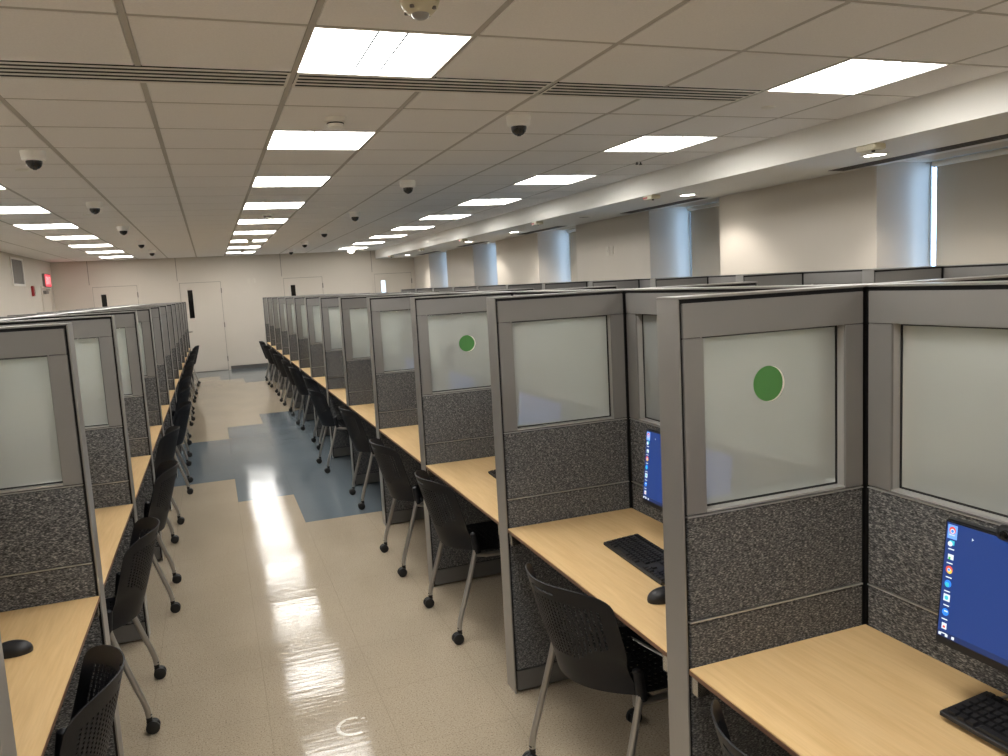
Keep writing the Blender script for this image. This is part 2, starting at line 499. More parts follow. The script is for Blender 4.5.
struct(cm.build('ceiling', [M['tile'], M['tee']]), 'beige lay-in tile ceiling in an exposed metal grid', 'ceiling')

# ------------------------------------------------------------------ ceiling lights
def light_parts():
    hx, hy = TX/2-.009, TY/2-.009
    fr = MB(); b = .004
    for x0, x1, y0, y1 in ((-hx, -hx+b, -hy, hy), (hx-b, hx, -hy, hy), (-hx+b, hx-b, -hy, -hy+b), (-hx+b, hx-b, hy-b, hy)):
        fr.box(x0, x1, y0, y1, -.002, .11)
    # two curved wings rising from the rim to the lamp basket, plus the end plates
    w = MB(); n = 8; xi = .066
    for sgn in (-1, 1):
        prof = []
        for q in range(n+1):
            a = q/n; prof.append((sgn*(hx-b - (hx-b-xi)*a), .006+.075*math.sin(a*PI/2)))
        A = [w.bm.verts.new((p[0], -hy+b, p[1])) for p in prof]; B = [w.bm.verts.new((p[0], hy-b, p[1])) for p in prof]
        for q in range(n):
            f = w._f([A[q], A[q+1], B[q+1], B[q]]); f.smooth = True
    w.box(-hx+b, hx-b, -hy+b-.002, -hy+b+.002, .004, .10); w.box(-hx+b, hx-b, hy-b-.002, hy-b+.002, .004, .10)
    w.box(-hx+b, hx-b, -hy+b, hy-b, .10, .104)
    lens = MB()
    lens.prism([(-.062, .082), (-.064, .022), (-.055, .012), (.055, .012), (.064, .022), (.062, .082)], 'y', -hy+b+.03, hy-b-.03)
    ln = MB()
    for sgn in (-1, 1): ln.box(sgn*.0575-.0035, sgn*.0575+.0035, -hy+b+.028, hy-b-.028, .008, .012)
    return (fr.mesh('light_frame', M['plastic_white']), w.mesh('light_reflector', M['reflector']), lens.mesh('light_lens', M['lens']), ln.mesh('light_lens_rail', M['gap']))
LP = light_parts()
colname = {1: 'in the column over the open aisle', 5: 'in the column beside the window soffit', -3: 'in the column by the blank side wall'}
for k in (1, 5, -3):
    vis = [t for t in range(-6, 25, 3)]
    first = 0 if k != -3 else 9
    for t in vis:
        idx = (t-first)//3; tot = (24-first)//3+1
        if idx < 0:
            lab = 'square recessed ceiling light overhead outside the view, %s' % colname[k]
        else:
            lab = 'lit square ceiling light, %s %s' % (nth(idx, tot), colname[k])
        r = thing('ceiling_light', lab, 'light', (AX+(k+.5)*TX, AY+(t+.5)*TY, ZC), 0, 'recessed ceiling lights')
        link('frame', LP[0], r); link('reflector', LP[1], r); link('lens', LP[2], r); link('lens_rail', LP[3], r)

# slot diffusers in the ceiling
def slot_bar(L, width, slots, wide=1.5):
    """long plate along x with dark slots; origin at its centre"""
    f = MB(); d = MB(); hw = width/2; bar = width/((1+wide)*slots+1)
    for q in range(slots+1):
        y = -hw + q*(1+wide)*bar
        f.box(-L/2, L/2, y, y+bar, 0, .002)
    f.box(-L/2, -L/2+.012, -hw, hw, .0003, .0022); f.box(L/2-.012, L/2, -hw, hw, .0003, .0022)
    d.box(-L/2+.006, L/2-.006, -hw+.002, hw-.002, .0026, .05)
    return f, d
NM = {-3: 'at the side wall end', -1: 'before the nearest aisle light', 1: 'running along the nearest aisle light', 3: 'at the soffit end'}
for a, b in DIFF:
    xa, xb = AX+a*TX+.013, AX+b*TX-.013
    r = thing('slot_diffuser', 'black slotted linear air diffuser in the ceiling, piece %s' % NM[a], 'air diffuser', ((xa+xb)/2, AY+TY+.13, ZC-.002), 0, 'linear slot diffusers across the ceiling')
    f, d = slot_bar(xb-xa, .25, 4)
    f.build('slot_plate', M['alu'], r); d.build('slot_throat', M['slot_dark'], r)
# slot diffusers in the soffit over each window
for n, (a, b) in enumerate(WIN):
    ya, yb = a+.05, b+.25
    r = thing('soffit_diffuser', 'narrow slotted air diffuser in the soffit above the %s window' % nth(n, 5), 'air diffuser', (4.90, (ya+yb)/2, Z_SOF-.004), PI/2, 'soffit slot diffusers')
    f, d = slot_bar(yb-ya, .16, 3, 3.0)
    f.build('slot_plate', M['grille'], r); d.build('slot_throat', M['slot_dark'], r)

# dome cameras
def cam_parts():
    b = MB().lathe([(0, 0), (.066, 0), (.068, -.010), (.062, -.048), (.052, -.054), (0, -.054)], n=28, cap=False)
    d = MB().lathe([(.044, -.053), (.043, -.066), (.036, -.082), (.024, -.093), (.010, -.098), (0, -.099)], n=28, cap=False)
    l = MB().lathe([(0, -.096), (.011, -.0955), (.011, -.100), (0, -.101)], n=16, cap=False)
    return b.mesh('camera_base', M['camera_white'], 35), d.mesh('camera_dome', M['black_gloss'], 60), l.mesh('camera_lens', M['black'], 40)
CP = cam_parts()
cams = [(1.81, y) for y in (4.454, 7.236, 10.055, 12.878, 15.624, 18.316)], [(-.944, y) for y in (5.742, 8.555, 11.273, 14.125, 16.709)]
for rowi, row in enumerate(cams):
    for i, (x, y) in enumerate(row):
        r = thing('dome_camera', 'white ceiling dome camera with black dome, %s over the %s' % (nth(i, len(row)), ('window side cubicles', 'cubicles by the blank side wall')[rowi]), 'security camera', (x, y, ZC), 0, 'ceiling dome cameras')
        link('base', CP[0], r); link('dome', CP[1], r); link('lens', CP[2], r); r.scale = (1.08, 1.08, 1.15)
# smoke detectors
sp = (MB().lathe([(0, 0), (.062, 0), (.064, -.010), (.058, -.024), (.0, -.024)], n=28, cap=False).mesh('detector_base', M['plastic_white'], 35),
      MB().lathe([(.046, -.024), (.046, -.036), (.040, -.052), (.025, -.058), (0, -.059)], n=28, cap=False).mesh('detector_head', M['plastic_white'], 35),
      MB().lathe([(.0465, -.030), (.0475, -.031), (.0475, -.036), (.0465, -.037)], n=28, cap=False).mesh('detector_slit', M['slot_dark'], 35))
for i, y in enumerate((4.60, 10.08, 14.45, 17.81)):
    r = thing('smoke_detector', 'round white smoke detector by the aisle ceiling lights, %s from the camera' % nth(i, 4), 'smoke detector', (.757, y, ZC), 0, 'smoke detectors over the aisle')
    link('base', sp[0], r); link('head', sp[1], r); link('slit', sp[2], r)
r = thing('occupancy_sensor', 'cream round occupancy sensor at the top edge above the nearest aisle light', 'sensor', (.752, 2.675, ZC))
MB().lathe([(0, 0), (.066, 0), (.067, -.020), (.060, -.042), (.044, -.058), (.030, -.062), (0, -.062)], n=32, cap=False).build('housing', M['plastic_cream'], r, sharp=50)
MB().lathe([(.031, -.060), (.028, -.070), (.016, -.077), (0, -.078)], n=24, cap=False).build('lens', M['metal_cap'], r, sharp=60)
for k in range(4):
    pl = MB(); a = PI/4+k*PI/2; pl.lathe([(0, -.046), (.008, -.046), (.008, -.054), (0, -.054)], (.053*math.cos(a), .053*math.sin(a), 0), 10, 'z', False)
    pl.build('sensor_window', M['grille'], r)
# concealed sprinkler plates
pm = MB().lathe([(0, 0), (.042, 0), (.042, -.006), (.036, -.010), (0, -.010)], n=24, cap=False).mesh('sprinkler_plate', M['plastic_white'], 40)
for x, y, lab in ((-1.15, 6.50, 'behind the dome camera nearest the blank side wall'), (-1.155, 9.73, 'behind the second dome camera by the blank side wall'),
                  (3.285, 4.05, 'beside the nearest soffit side light'), (3.298, 6.68, 'before the third soffit side light'), (3.363, 10.10, 'beyond the fourth soffit side light')):
    tag(link('sprinkler_plate', pm, loc=(x, y, ZC)), 'flat white sprinkler cover plate %s' % lab, 'sprinkler cover', 'sprinkler cover plates')
hk = MB()
hk.lathe([(0, 0), (.006, 0), (.006, -.02), (0, -.02)], (-.022, 0, 0), 10, 'z', False); hk.lathe([(0, 0), (.006, 0), (.006, -.02), (0, -.02)], (.022, .012, 0), 10, 'z', False)
hk.lathe([(0, -.012), (.013, -.014), (.013, -.022), (0, -.024)], (-.022, 0, 0), 12, 'z', False); hk.lathe([(0, -.012), (.013, -.014), (.013, -.022), (0, -.024)], (.022, .012, 0), 12, 'z', False)
hm = hk.mesh('ceiling_hook', M['black'], 40)
for x, y, lab in ((3.60, 6.13, 'second soffit side light'), (3.62, 12.90, 'fourth soffit side light')):
    tag(link('ceiling_hook', hm, loc=(x, y, ZC)), 'pair of small black ceiling hooks past the %s' % lab, 'hook', 'small black ceiling hooks')
r = thing('emergency_light', 'glowing white emergency lamp hanging beside the farthest soffit side light', 'light', (3.12, 18.15, ZC))
MB().box(-.05, .05, -.05, .05, -.02, 0, .004).build('mounting_plate', M['plastic_white'], r)
MB().lathe([(0, -.02), (.035, -.022), (.075, -.06), (.08, -.10), (.05, -.13), (0, -.14)], n=20, cap=False).build('lamp_globe', M['lamp'], r, sharp=80)

# soffit fixtures
dl = (MB().lathe([(.070, .03), (.072, 0), (.098, -.001), (.100, -.006), (.072, -.006), (.068, 0)], n=32, cap=False).mesh('downlight_trim', M['plastic_white'], 50),
      MB().lathe([(0, -.001), (.071, -.001), (.071, -.004), (0, -.0045)], n=32, cap=False).mesh('downlight_lens', M['down_lens'], 50),
      MB().lathe([(0, -.001), (.071, -.001), (.071, -.004), (0, -.0045)], n=32, cap=False).mesh('downlight_off', M['grille'], 50))
for i, (y, on) in enumerate(((4.45, 1), (6.80, 1), (9.10, 0), (11.55, 1), (13.85, 1), (16.25, 0), (18.6, 1))):
    r = thing('downlight', '%s round soffit downlight, %s along the window wall' % ('lit' if on else 'unlit', nth(i, 7)), 'light', (4.53, y, Z_SOF), 0, 'round soffit downlights')
    link('trim', dl[0], r); link('lens', dl[1] if on else dl[2], r)
    if on:
        L = bpy.data.lights.new('downlight_lamp', 'SPOT'); L.energy = 17; L.color = (1, .94, .86)
        L.spot_size = math.radians(110); L.spot_blend = .55; L.shadow_soft_size = .05
        lo = bpy.data.objects.new('downlight_lamp', L); COL.objects.link(lo); lo.parent = r; lo.location = (0, 0, -.02)
        lo.rotation_euler = (0, math.radians(-12), 0)
st = MB().box(-.05, .05, -.08, .08, -.036, 0, .006)
strobe_b = st.mesh('strobe_body', M['plastic_cream'])
st = MB(); st.box(-.053, .053, .0, .083, -.030, -.010, .003); strobe_r = st.mesh('strobe_front', M['red'])
st = MB(); st.lathe([(0, -.034), (.012, -.036), (.011, -.048), (0, -.050)], (0, -.02, 0), 14, 'z', False); strobe_l = st.mesh('strobe_bulb', M['black_gloss'], 50)
for i, y in enumerate((4.10, 6.83, 9.70, 12.95, 15.8, 18.6)):
    r = thing('fire_strobe', 'cream fire alarm strobe with red band on the soffit, %s along the window wall' % nth(i, 6), 'fire alarm', (4.14, y, Z_SOF), .0, 'soffit fire strobes')
    link('body', strobe_b, r)
    if i > 0: link('red_band', strobe_r, r)
    link('bulb', strobe_l, r)

# ------------------------------------------------------------------ doors, signs and plates on the walls
def door(n, x0, x1, label, lit=False):
    r = bpy.data.objects.new('door_%d' % n, None); COL.objects.link(r); struct(r, label, 'door')
    r.location = (x0, Y_BACK, 0); w = x1-x0; zt = 2.14
    f = MB()
    f.box(-.055, 0, -.02, 0, 0, zt+.05); f.box(w, w+.055, -.02, 0, 0, zt+.05); f.box(0, w, -.02, 0, zt, zt+.05)
    f.build('door_frame', M['wall'], r)
    MB().box(0, w, -.004, 0, .0, zt).build('jamb_gap', M['joint'], r)
    l = MB(); px0, px1, pz0, pz1 = .165, .275, 1.30, 1.965
    for a, b, c, d in ((.008, px0, .012, zt-.008), (px1, w-.008, .012, zt-.008), (px0, px1, .012, pz0), (px0, px1, pz1, zt-.008)):
        l.box(a, b, -.014, -.004, c, d)
    l.build('door_leaf', M['wall'], r)
    MB().box(px0, px1, -.009, -.005, pz0, pz1).build('vision_panel', M['daylit'] if lit else M['dark_glass'], r, label='narrow lit glass panel' if lit else 'narrow dark glass panel')
    h = MB(); h.lathe([(0, -.016), (.03, -.016), (.03, -.024), (.012, -.026), (.012, -.06), (0, -.06)], (.075, 0, .98), 16, 'y', False)
    h.box(.07, .19, -.062, -.046, .97, .99, .003); h.build('door_handle', M['chrome'], r, sharp=40)
    for z in (.28, 1.10, 1.92):
        MB().box(w-.012, w+.012, -.026, -.012, z-.06, z+.06, .002).build('hinge', M['grille'], r)
door(1, -2.469, -1.535, 'cream door with dark slit window, nearest the side wall')
door(2, -.627, .296, 'cream door with dark slit window at the end of the open aisle')
door(3, 1.753, 2.699, 'cream door with dark slit window behind the window side cubicles')
door(4, 4.011, 4.982, 'cream door with bright daylit slit window under the soffit', True)
# door on the side wall (only its head shows)
r = bpy.data.objects.new('door_5', None); COL.objects.link(r); struct(r, 'cream side wall door with closer under the red exit sign', 'door')
r.location = (X_LEFT, 18.80, 0)
f = MB(); f.box(0, .025, -.055, 0, 0, 2.19); f.box(0, .025, .93, .985, 0, 2.19); f.box(0, .025, 0, .93, 2.14, 2.19); f.build('door_frame', M['wall'], r)
MB().box(0, .012, .008, .922, .012, 2.132).build('door_leaf', M['wall'], r)
MB().box(0, .004, 0, .93, 0, 2.14).build('jamb_gap', M['joint'], r)
c = MB(); c.box(.014, .07, .10, .40, 2.03, 2.10, .006); c.box(.05, .065, .25, .62, 2.105, 2.12); c.build('door_closer', M['grille'], r)
h = MB(); h.box(.012, .06, .84, .89, .95, 1.0, .004); h.build('door_handle', M['chrome'], r)

r = thing('exit_sign', 'red glowing exit sign above the side wall door', 'sign', (X_LEFT, 19.38, 2.19))
MB().box(0, .05, -.32, .32, -.02, .27, .006).build('housing', M['grille'], r)
MB().box(.05, .054, -.30, .30, .0, .25).build('face', M['exit_red'], r)
tm = MB()
def seg(y0, z0, y1, z1, wd=.024):
    d = Vector((y1-y0, z1-z0)); nrm = Vector((-d.y, d.x)).normalized()*wd/2
    pts = [(y0+nrm.x, z0+nrm.y), (y1+nrm.x, z1+nrm.y), (y1-nrm.x, z1-nrm.y), (y0-nrm.x, z0-nrm.y)]
    tm.prism(pts, 'x', .0541, .057)
for li, ch in enumerate('EXIT'):
    o = -.235+li*.13; hgt = .155; b0 = .048; wdt = .085
    def q(u0, v0, u1, v1): seg(o+u0*wdt, b0+v0*hgt, o+u1*wdt, b0+v1*hgt)
    if ch == 'E':
        for s_ in ((.1, 0, .1, 1), (.1, .06, 1, .06), (.1, .5, .8, .5), (.1, .94, 1, .94)): q(*s_)
    elif ch == 'X':
        q(0, 0, 1, 1); q(0, 1, 1, 0)
    elif ch == 'I': q(.5, 0, .5, 1)
    else:
        q(.5, 0, .5, 1); q(0, .94, 1, .94)
tm.build('lettering', M['exit_text'], r)
r = thing('fire_alarm', 'dark red fire alarm horn on the side wall beside the exit sign', 'fire alarm', (X_LEFT, 17.88, 2.08))
MB().box(0, .04, -.07, .07, -.10, .10, .008).build('body', M['red'], r)
MB().box(.04, .06, .0, .055, -.06, .0, .006).build('strobe', M['plastic_white'], r)
r = thing('wall_vent', 'grey louvred return air grille high on the side wall', 'vent', (X_LEFT, 16.79, 2.425))
f = MB()
for y0, y1, z0, z1 in ((-.50, -.45, -.26, .26), (.45, .50, -.26, .26), (-.45, .45, -.26, -.22), (-.45, .45, .22, .26)): f.box(0, .02, y0, y1, z0, z1, .003)
f.build('frame', M['alu'], r)
MB().box(0, .004, -.45, .45, -.22, .22).build('backing', M['slot_dark'], r)
s_ = MB()
for k in range(7):
    y = -.43+k*.125; s_.prism([(.004, y), (.018, y+.03), (.018, y+.045), (.004, y+.015)], 'z', -.22, .22)
s_.build('louvres', M['grille'], r)
def plate(name, label, cat, loc, rz, kind):
    r = thing(name, label, cat, loc, rz)
    MB().box(-.038, .038, -.008, 0, -.06, .06, .003).build('cover', M['plate'], r)
    d = MB()
    if kind == 'outlet':
        for z in (-.025, .025): d.lathe([(0, -.0085), (.017, -.0085), (.016, -.0105), (0, -.0105)], (0, 0, z), 14, 'y', False)
    elif kind == 'switch': d.box(-.006, .006, -.016, -.006, -.014, .014, .002)
    else: d.box(-.02, .02, -.011, -.007, -.035, .035, .002)
    d.build('socket' if kind == 'outlet' else 'rocker', M['plate'], r)
plate('wall_plate', 'blank cream wall plate high on the far wall beside the aisle door', 'wall plate', (.945, Y_BACK, 2.115), 0, 'blank')
plate('wall_outlet', 'wall outlet high on the far wall beside the blank plate', 'outlet', (1.072, Y_BACK, 2.115), 0, 'outlet')
plate('wall_outlet', 'wall outlet low on the far wall beyond the window side row', 'outlet', (1.022, Y_BACK, .425), 0, 'outlet')
plate('wall_switch', 'narrow light switch plate on the window wall, farther of the two', 'switch', (X_WALL, 9.54, 2.10), -PI/2, 'switch')
plate('wall_plate', 'wide white wall plate on the window wall beside the switch', 'wall plate', (X_WALL, 9.41, 2.105), -PI/2, 'blank')

# ------------------------------------------------------------------ partitions
ZK, ZA, ZB, ZR = .10, .861, 1.149, 1.604      # kick plate, tile joint, window sill line, top-rail underside
CAPH = .006; GAP = .011; SK = .008            # top cap, shadow gap, skin thickness
ZF = ZT-CAPH-GAP                              # top of faces

def wall_skin(length, a, b, w0, w1):
    """parts of a partition lying along x from 0 to length, thickness T along y, faces between x=a..b,
    window opening x=w0..w1. Returns the list (name, mesh, label)."""
    zw0, zw1 = ZB+.005, ZR
    core = MB()
    i0, i1 = SK+.001, T-SK-.001
    core.box(0.005, w0-.004, i0, i1, .02, ZT-CAPH); core.box(w1+.004, length, i0, i1, .02, ZT-CAPH)
    core.box(w0-.004, w1+.004, i0, i1, .02, zw0-.004); core.box(w0-.004, w1+.004, i0, i1, zw1+.004, ZT-CAPH)
    fr = MB()
    for y0, y1 in ((0, SK), (T-SK, T)):
        fr.box(a, b, y0, y1, zw1, ZF, .0015)
        fr.box(a, w0, y0, y1, ZB, zw1-.0015, .0015); fr.box(w1, b, y0, y1, ZB, zw1-.0015, .0015)
        fr.box(w0, w1, y0, y1, ZB, zw0-.004)
    rv = MB()
    rv.box(w0-.004, w0, SK, T-SK, zw0, zw1); rv.box(w1, w1+.004, SK, T-SK, zw0, zw1)
    rv.box(w0-.004, w1+.004, SK-.006, T-SK+.006, zw0-.004, zw0+.001); rv.box(w0-.004, w1+.004, SK, T-SK, zw1, zw1+.004)
    gk = MB(); m = T/2
    for x0, x1, z0, z1 in ((w0, w0+.004, zw0, zw1), (w1-.004, w1, zw0, zw1), (w0+.004, w1-.004, zw0, zw0+.003), (w0+.004, w1-.004, zw1-.004, zw1)):
        gk.box(x0, x1, m-.019, m+.019, z0, z1)
    gl = MB().box(w0+.006, w1-.006, m-.017, m+.017, zw0+.006, zw1-.006)
    up, lo, kk, bd = MB(), MB(), MB(), MB()
    up.box(a+.001, b-.001, .001, T-.001, ZA+.004, ZB-.009, .002)
    lo.box(a+.001, b-.001, .001, T-.001, ZK+.006, ZA-.006, .002)
    kk.box(a, b, .0005, T-.0005, .012, ZK, .001)
    bd.box(a, b, -.001, T+.001, ZA-.0022, ZA+.0014)
    bd2 = MB(); bd2.box(a, b, -.001, T+.001, ZB-.0068, ZB-.0034)
    cap = MB()
    cap.box(0, length, 0, T, ZT-CAPH, ZT, .0015)
    return [('core', core.mesh('partition_core', M['gap']), None), ('window_frame', fr.mesh('partition_frame', M['metal']), None),
            ('gasket', gk.mesh('partition_gasket', M['gap']), None), ('window_reveal', rv.mesh('window_reveal', M['reveal']), None), ('frosted_pane', gl.mesh('partition_pane', M['frosted']), 'frosted glass window pane'),
            ('fabric_tile', up.mesh('upper_fabric', M['fabric']), None), ('fabric_tile', lo.mesh('lower_fabric', M['fabric']), None),
            ('kick_plate', kk.mesh('kick_plate', M['kick']), None), ('trim_bead', bd.mesh('trim_bead', M['trimline']), None), ('trim_bead', bd2.mesh('trim_bead', M['trimline']), None),
            ('top_cap', cap.mesh('top_cap', M['metal_cap']), None)]

DIV = wall_skin(W, .013, W-.009, .073, .527)
ep = MB(); ep.box(0, .005, 0, T, .0, ZT-CAPH, .0015)
DIV.append(('end_post', ep.mesh('end_post', M['metal_cap']), None))
lg = MB(); lg.box(.03, .07, .03, .07, 0, .02); lg.box(W-.08, W-.04, .03, .07, 0, .02)
DIV.append(('foot', lg.mesh('partition_foot', M['rubber']), None))
SPN = wall_skin(S-.002, T+.008, S-.008, T+.088, S-.088)
lg = MB(); lg.box(T+.05, T+.09, .03, .07, 0, .02); lg.box(S-.09, S-.05, .03, .07, 0, .02)
SPN.append(('foot', lg.mesh('partition_foot', M['rubber']), None))

def place(parts, name, label, cat, loc, rz, group):
    r = thing(name, label, cat, loc, rz, group)
    for n_, me, lb in parts:
        link(n_, me, r, label=lb)
    return r

def dot(parent, x, z):
    y = T/2-.017
    for nm, dx, dz, ya, yb, mt, lb in (('green_dot', 0, 0, y-.0012, y-.0007, M['green'], 'round green sticker on the glass'),
                                       ('dot_backing', .0065, -.001, y-.0006, y-.0002, M['sticker_back'], 'white backing edge of the green sticker')):
        d = MB(); d.lathe([(0, ya), (.0475, ya), (.0475, yb), (0, yb)], (x+dx, 0, z+dz), 40, 'y', False)
        for f in d.bm.faces: f.smooth = False
        d.build(nm, mt, parent, label=lb)

XS = XR+W                       # spine face of the window-side cluster
XSL = XL-W                      # spine face of the other cluster
WY = 2.643
D = 'grey fabric cubicle divider with frosted window, '
for i in range(N):
    extra = {0: 'grey cubicle divider with green dot on its frosted window, nearest the camera', 2: 'grey cubicle divider with smaller looking green dot, third on the window side'}.get(i)
    lab = extra or D + nth(i, N) + ' along the aisle on the window side'
    r = place(DIV, 'cubicle_divider', lab, 'divider', (XR, YR+i*S, 0), 0, 'dividers on the window side of the aisle')
    if i == 0: dot(r, 1.376-XR, 1.462)
    if i == 2: dot(r, 1.388-XR, 1.423)
    place(DIV, 'cubicle_divider', 'grey cubicle divider seen past the window side spine, %s of its line' % nth(i, N), 'divider', (XS+T+W+.002, YR+i*S+T, 0), PI, 'dividers behind the window side spine')
    # wall row
    if 1 <= i:
        place(DIV, 'cubicle_divider', 'grey divider end in the row along the window wall, %s from the camera' % nth(i-1, N-1), 'divider', (4.05, WY+(i-1)*S, .010), 0, 'dividers of the row along the window wall')
    place(DIV, 'cubicle_divider', 'grey fabric cubicle divider with frosted window, %s along the aisle on the side wall side' % nth(i, N), 'divider', (XL, YL+i*S+T, 0), PI, 'dividers on the side wall side of the aisle')
    place(DIV, 'cubicle_divider', 'grey cubicle divider past the spine towards the blank side wall, %s of its line' % nth(i, N), 'divider', (XSL-T-W, YL+i*S, 0), 0, 'dividers behind the side wall side spine')
for i in range(-1, N-1):
    place(SPN, 'spine_partition', 'grey spine partition with frosted window behind the %s window side worktop' % nth(i+1, N), 'partition', (XS+T, YR+i*S, 0), PI/2, 'spine panels on the window side')
    if i >= 0:
        place(SPN, 'spine_partition', 'grey spine partition with frosted window behind the %s side wall side worktop' % nth(i, N-1), 'partition', (XSL, YL+i*S, 0), PI/2, 'spine panels on the side wall side')
        place(SPN, 'spine_partition', 'grey spine partition top in the row along the window wall, %s from the camera' % nth(i, N-1), 'partition', (4.05+W+T, WY+i*S, .010), PI/2, 'spine panels along the window wall')
# end posts closing the far ends of the spines
pm = MB(); pm.box(0, T, 0, T, 0, ZT, .003); pme = pm.mesh('spine_end_post', M['metal_cap'])
for x, y, lab in ((XS, YR+(N-1)*S, 'window side spine'), (XSL-T, YL+(N-1)*S, 'side wall side spine'), (4.05+W, WY+(N-1)*S, 'window wall row spine')):
    tag(link('spine_end_post', pme, loc=(x, y, 0)), 'grey square post ending the %s at its far end' % lab, 'post', 'spine end posts')

# ------------------------------------------------------------------ worktops
def top_parts():
    L0, L1 = T+.004, S-.004
    t = MB(); t.box(.003, W-.003, L0, L1, ZD-.004, ZD, .001)
    e = MB(); e.box(.002, W-.003, L0, L1, ZD-.016, ZD-.004, .001)
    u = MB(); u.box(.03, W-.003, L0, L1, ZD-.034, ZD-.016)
    br = []
    for y0, y1 in ((L0, L0+.03), (L1-.03, L1)):
        b = MB(); b.prism([(.008, ZD-.016), (.026, ZD-.016), (.026, ZD-.034), (.34, ZD-.034), (.34, ZD-.040), (.024, ZD-.066), (.008, ZD-.066)], 'y', y0, y1); br.append(b)
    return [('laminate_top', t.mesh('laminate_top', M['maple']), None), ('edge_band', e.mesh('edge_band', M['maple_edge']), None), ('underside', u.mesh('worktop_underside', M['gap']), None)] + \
           [('bracket', b.mesh('worktop_bracket', M['chrome']), 'silver metal bracket') for b in br]
TOP = top_parts()
for i in range(-1, N-1):
    place(TOP, 'worktop', 'pale maple worktop in the %s cubicle on the window side of the aisle' % nth(i+1, N), 'worktop', (XR, YR+i*S, 0), 0, 'worktops on the window side')
for i in range(N-1):
    place(TOP, 'worktop', 'pale maple worktop in the %s cubicle on the side wall side of the aisle' % nth(i, N-1), 'worktop', (XL, YL+(i+1)*S+T, 0), PI, 'worktops on the side wall side')

# ------------------------------------------------------------------ computers
def monitor_parts():
    # faces -x; origin on the desk under the screen; screen plane x=0
    w, z0, z1 = .276, .138, .432
    b = MB(); b.box(.0, .022, -w, w, z0, z1, .004); b.box(.018, .045, -.16, .16, z0+.05, z1-.08, .008)
    s = MB(); s.box(-.0012, .0005, -w+.007, w-.007, z0+.020, z1-.007)
    k = MB(); k.box(-.0016, -.0011, -w+.007, w-.007, z0+.020, z0+.033)
    ic = MB()
    slots = ['icon_select', 'icon_white', 'icon_blue', 'icon_teal', 'icon_red', 'icon_yellow', 'icon_green']
    yl = w-.007; zt = z1-.007          # the icons stand down the edge that is farther along the aisle
    def rect(dy, dz, a, c, m, lift=0.0):
        ic.mi = m; ic.box(-.0020-lift, -.0012, yl-dy-a, yl-dy, zt-dz-c, zt-dz)
    def disc(dy, dz, rad, m, lift=0.0, n=14):
        ic.mi = m; ic.lathe([(0, -.0020-lift), (rad, -.0020-lift), (rad, -.0012), (0, -.0012)], (0, yl-dy, zt-dz), n, 'x', False)
    rect(.004, .004, .024, .032, 0)
    disc(.016, .016, .0085, 4, .0003); disc(.0165, .018, .0055, 1, .0005); disc(.0165, .018, .0035, 2, .0007)
    rect(.011, .040, .012, .010, 3); disc(.013, .048, .006, 1, .0004)
    rect(.010, .072, .014, .012, 1); rect(.012, .078, .005, .006, 6, .0004)
    disc(.016, .108, .0088, 4); disc(.0175, .111, .0062, 5, .0003); disc(.016, .108, .0040, 1, .0005); disc(.016, .108, .0028, 2, .0007)
    disc(.016, .141, .0085, 2); disc(.0145, .1435, .0055, 3, .0004)
    rect(.008, .166, .016, .016, 1); disc(.016, .174, .005, 3, .0004)
    disc(.016, .208, .0085, 2); rect(.013, .204, .009, .003, 1, .0004)
    rect(.010, .234, .012, .014, 1); rect(.013, .240, .006, .005, 4, .0004)
    for q in range(8):
        rect(.008+(q % 2)*.001, .026+q*.033, .015, .0022, 1); 
    for q in range(3): rect(.004+q*.017, zt-(z0+.029), .006, .006, 1, .0006)
    ic.mi = 1
    ic.poly([(-.0021, yl-.066, zt-.020), (-.0021, yl-.066, zt-.027), (-.0021, yl-.071, zt-.0235)])
    for q_ in (b, s, k, ic):
        for v in q_.bm.verts: v.co.x -= .10*(z1-v.co.z)
    st = MB(); st.box(.030, .060, -.035, .035, .008, z0+.14, .006)
    bs = MB(); bs.box(-.045, .105, -.105, .105, 0, .009, .004)
    # the desktop is one lit surface: screen, task bar and icons in one mesh
    def grow(src, m):
        s.mi = m
        vm = {v: s.bm.verts.new(v.co) for v in src.bm.verts}
        for f in src.bm.faces:
            g_ = s.bm.faces.new([vm[v] for v in f.verts]); g_.material_index = f.material_index+m
    grow(k, 1); grow(ic, 2)
    return [('housing', b.mesh('monitor_housing', M['black']), None), ('screen', s.mesh('monitor_screen', [M['screen'], M['taskbar']]+[M[q] for q in slots]), 'lit blue desktop screen with a column of small icons'),
            ('stand_neck', st.mesh('stand_neck', M['black']), None), ('stand_base', bs.mesh('stand_base', M['black']), None)]
MON = monitor_parts()
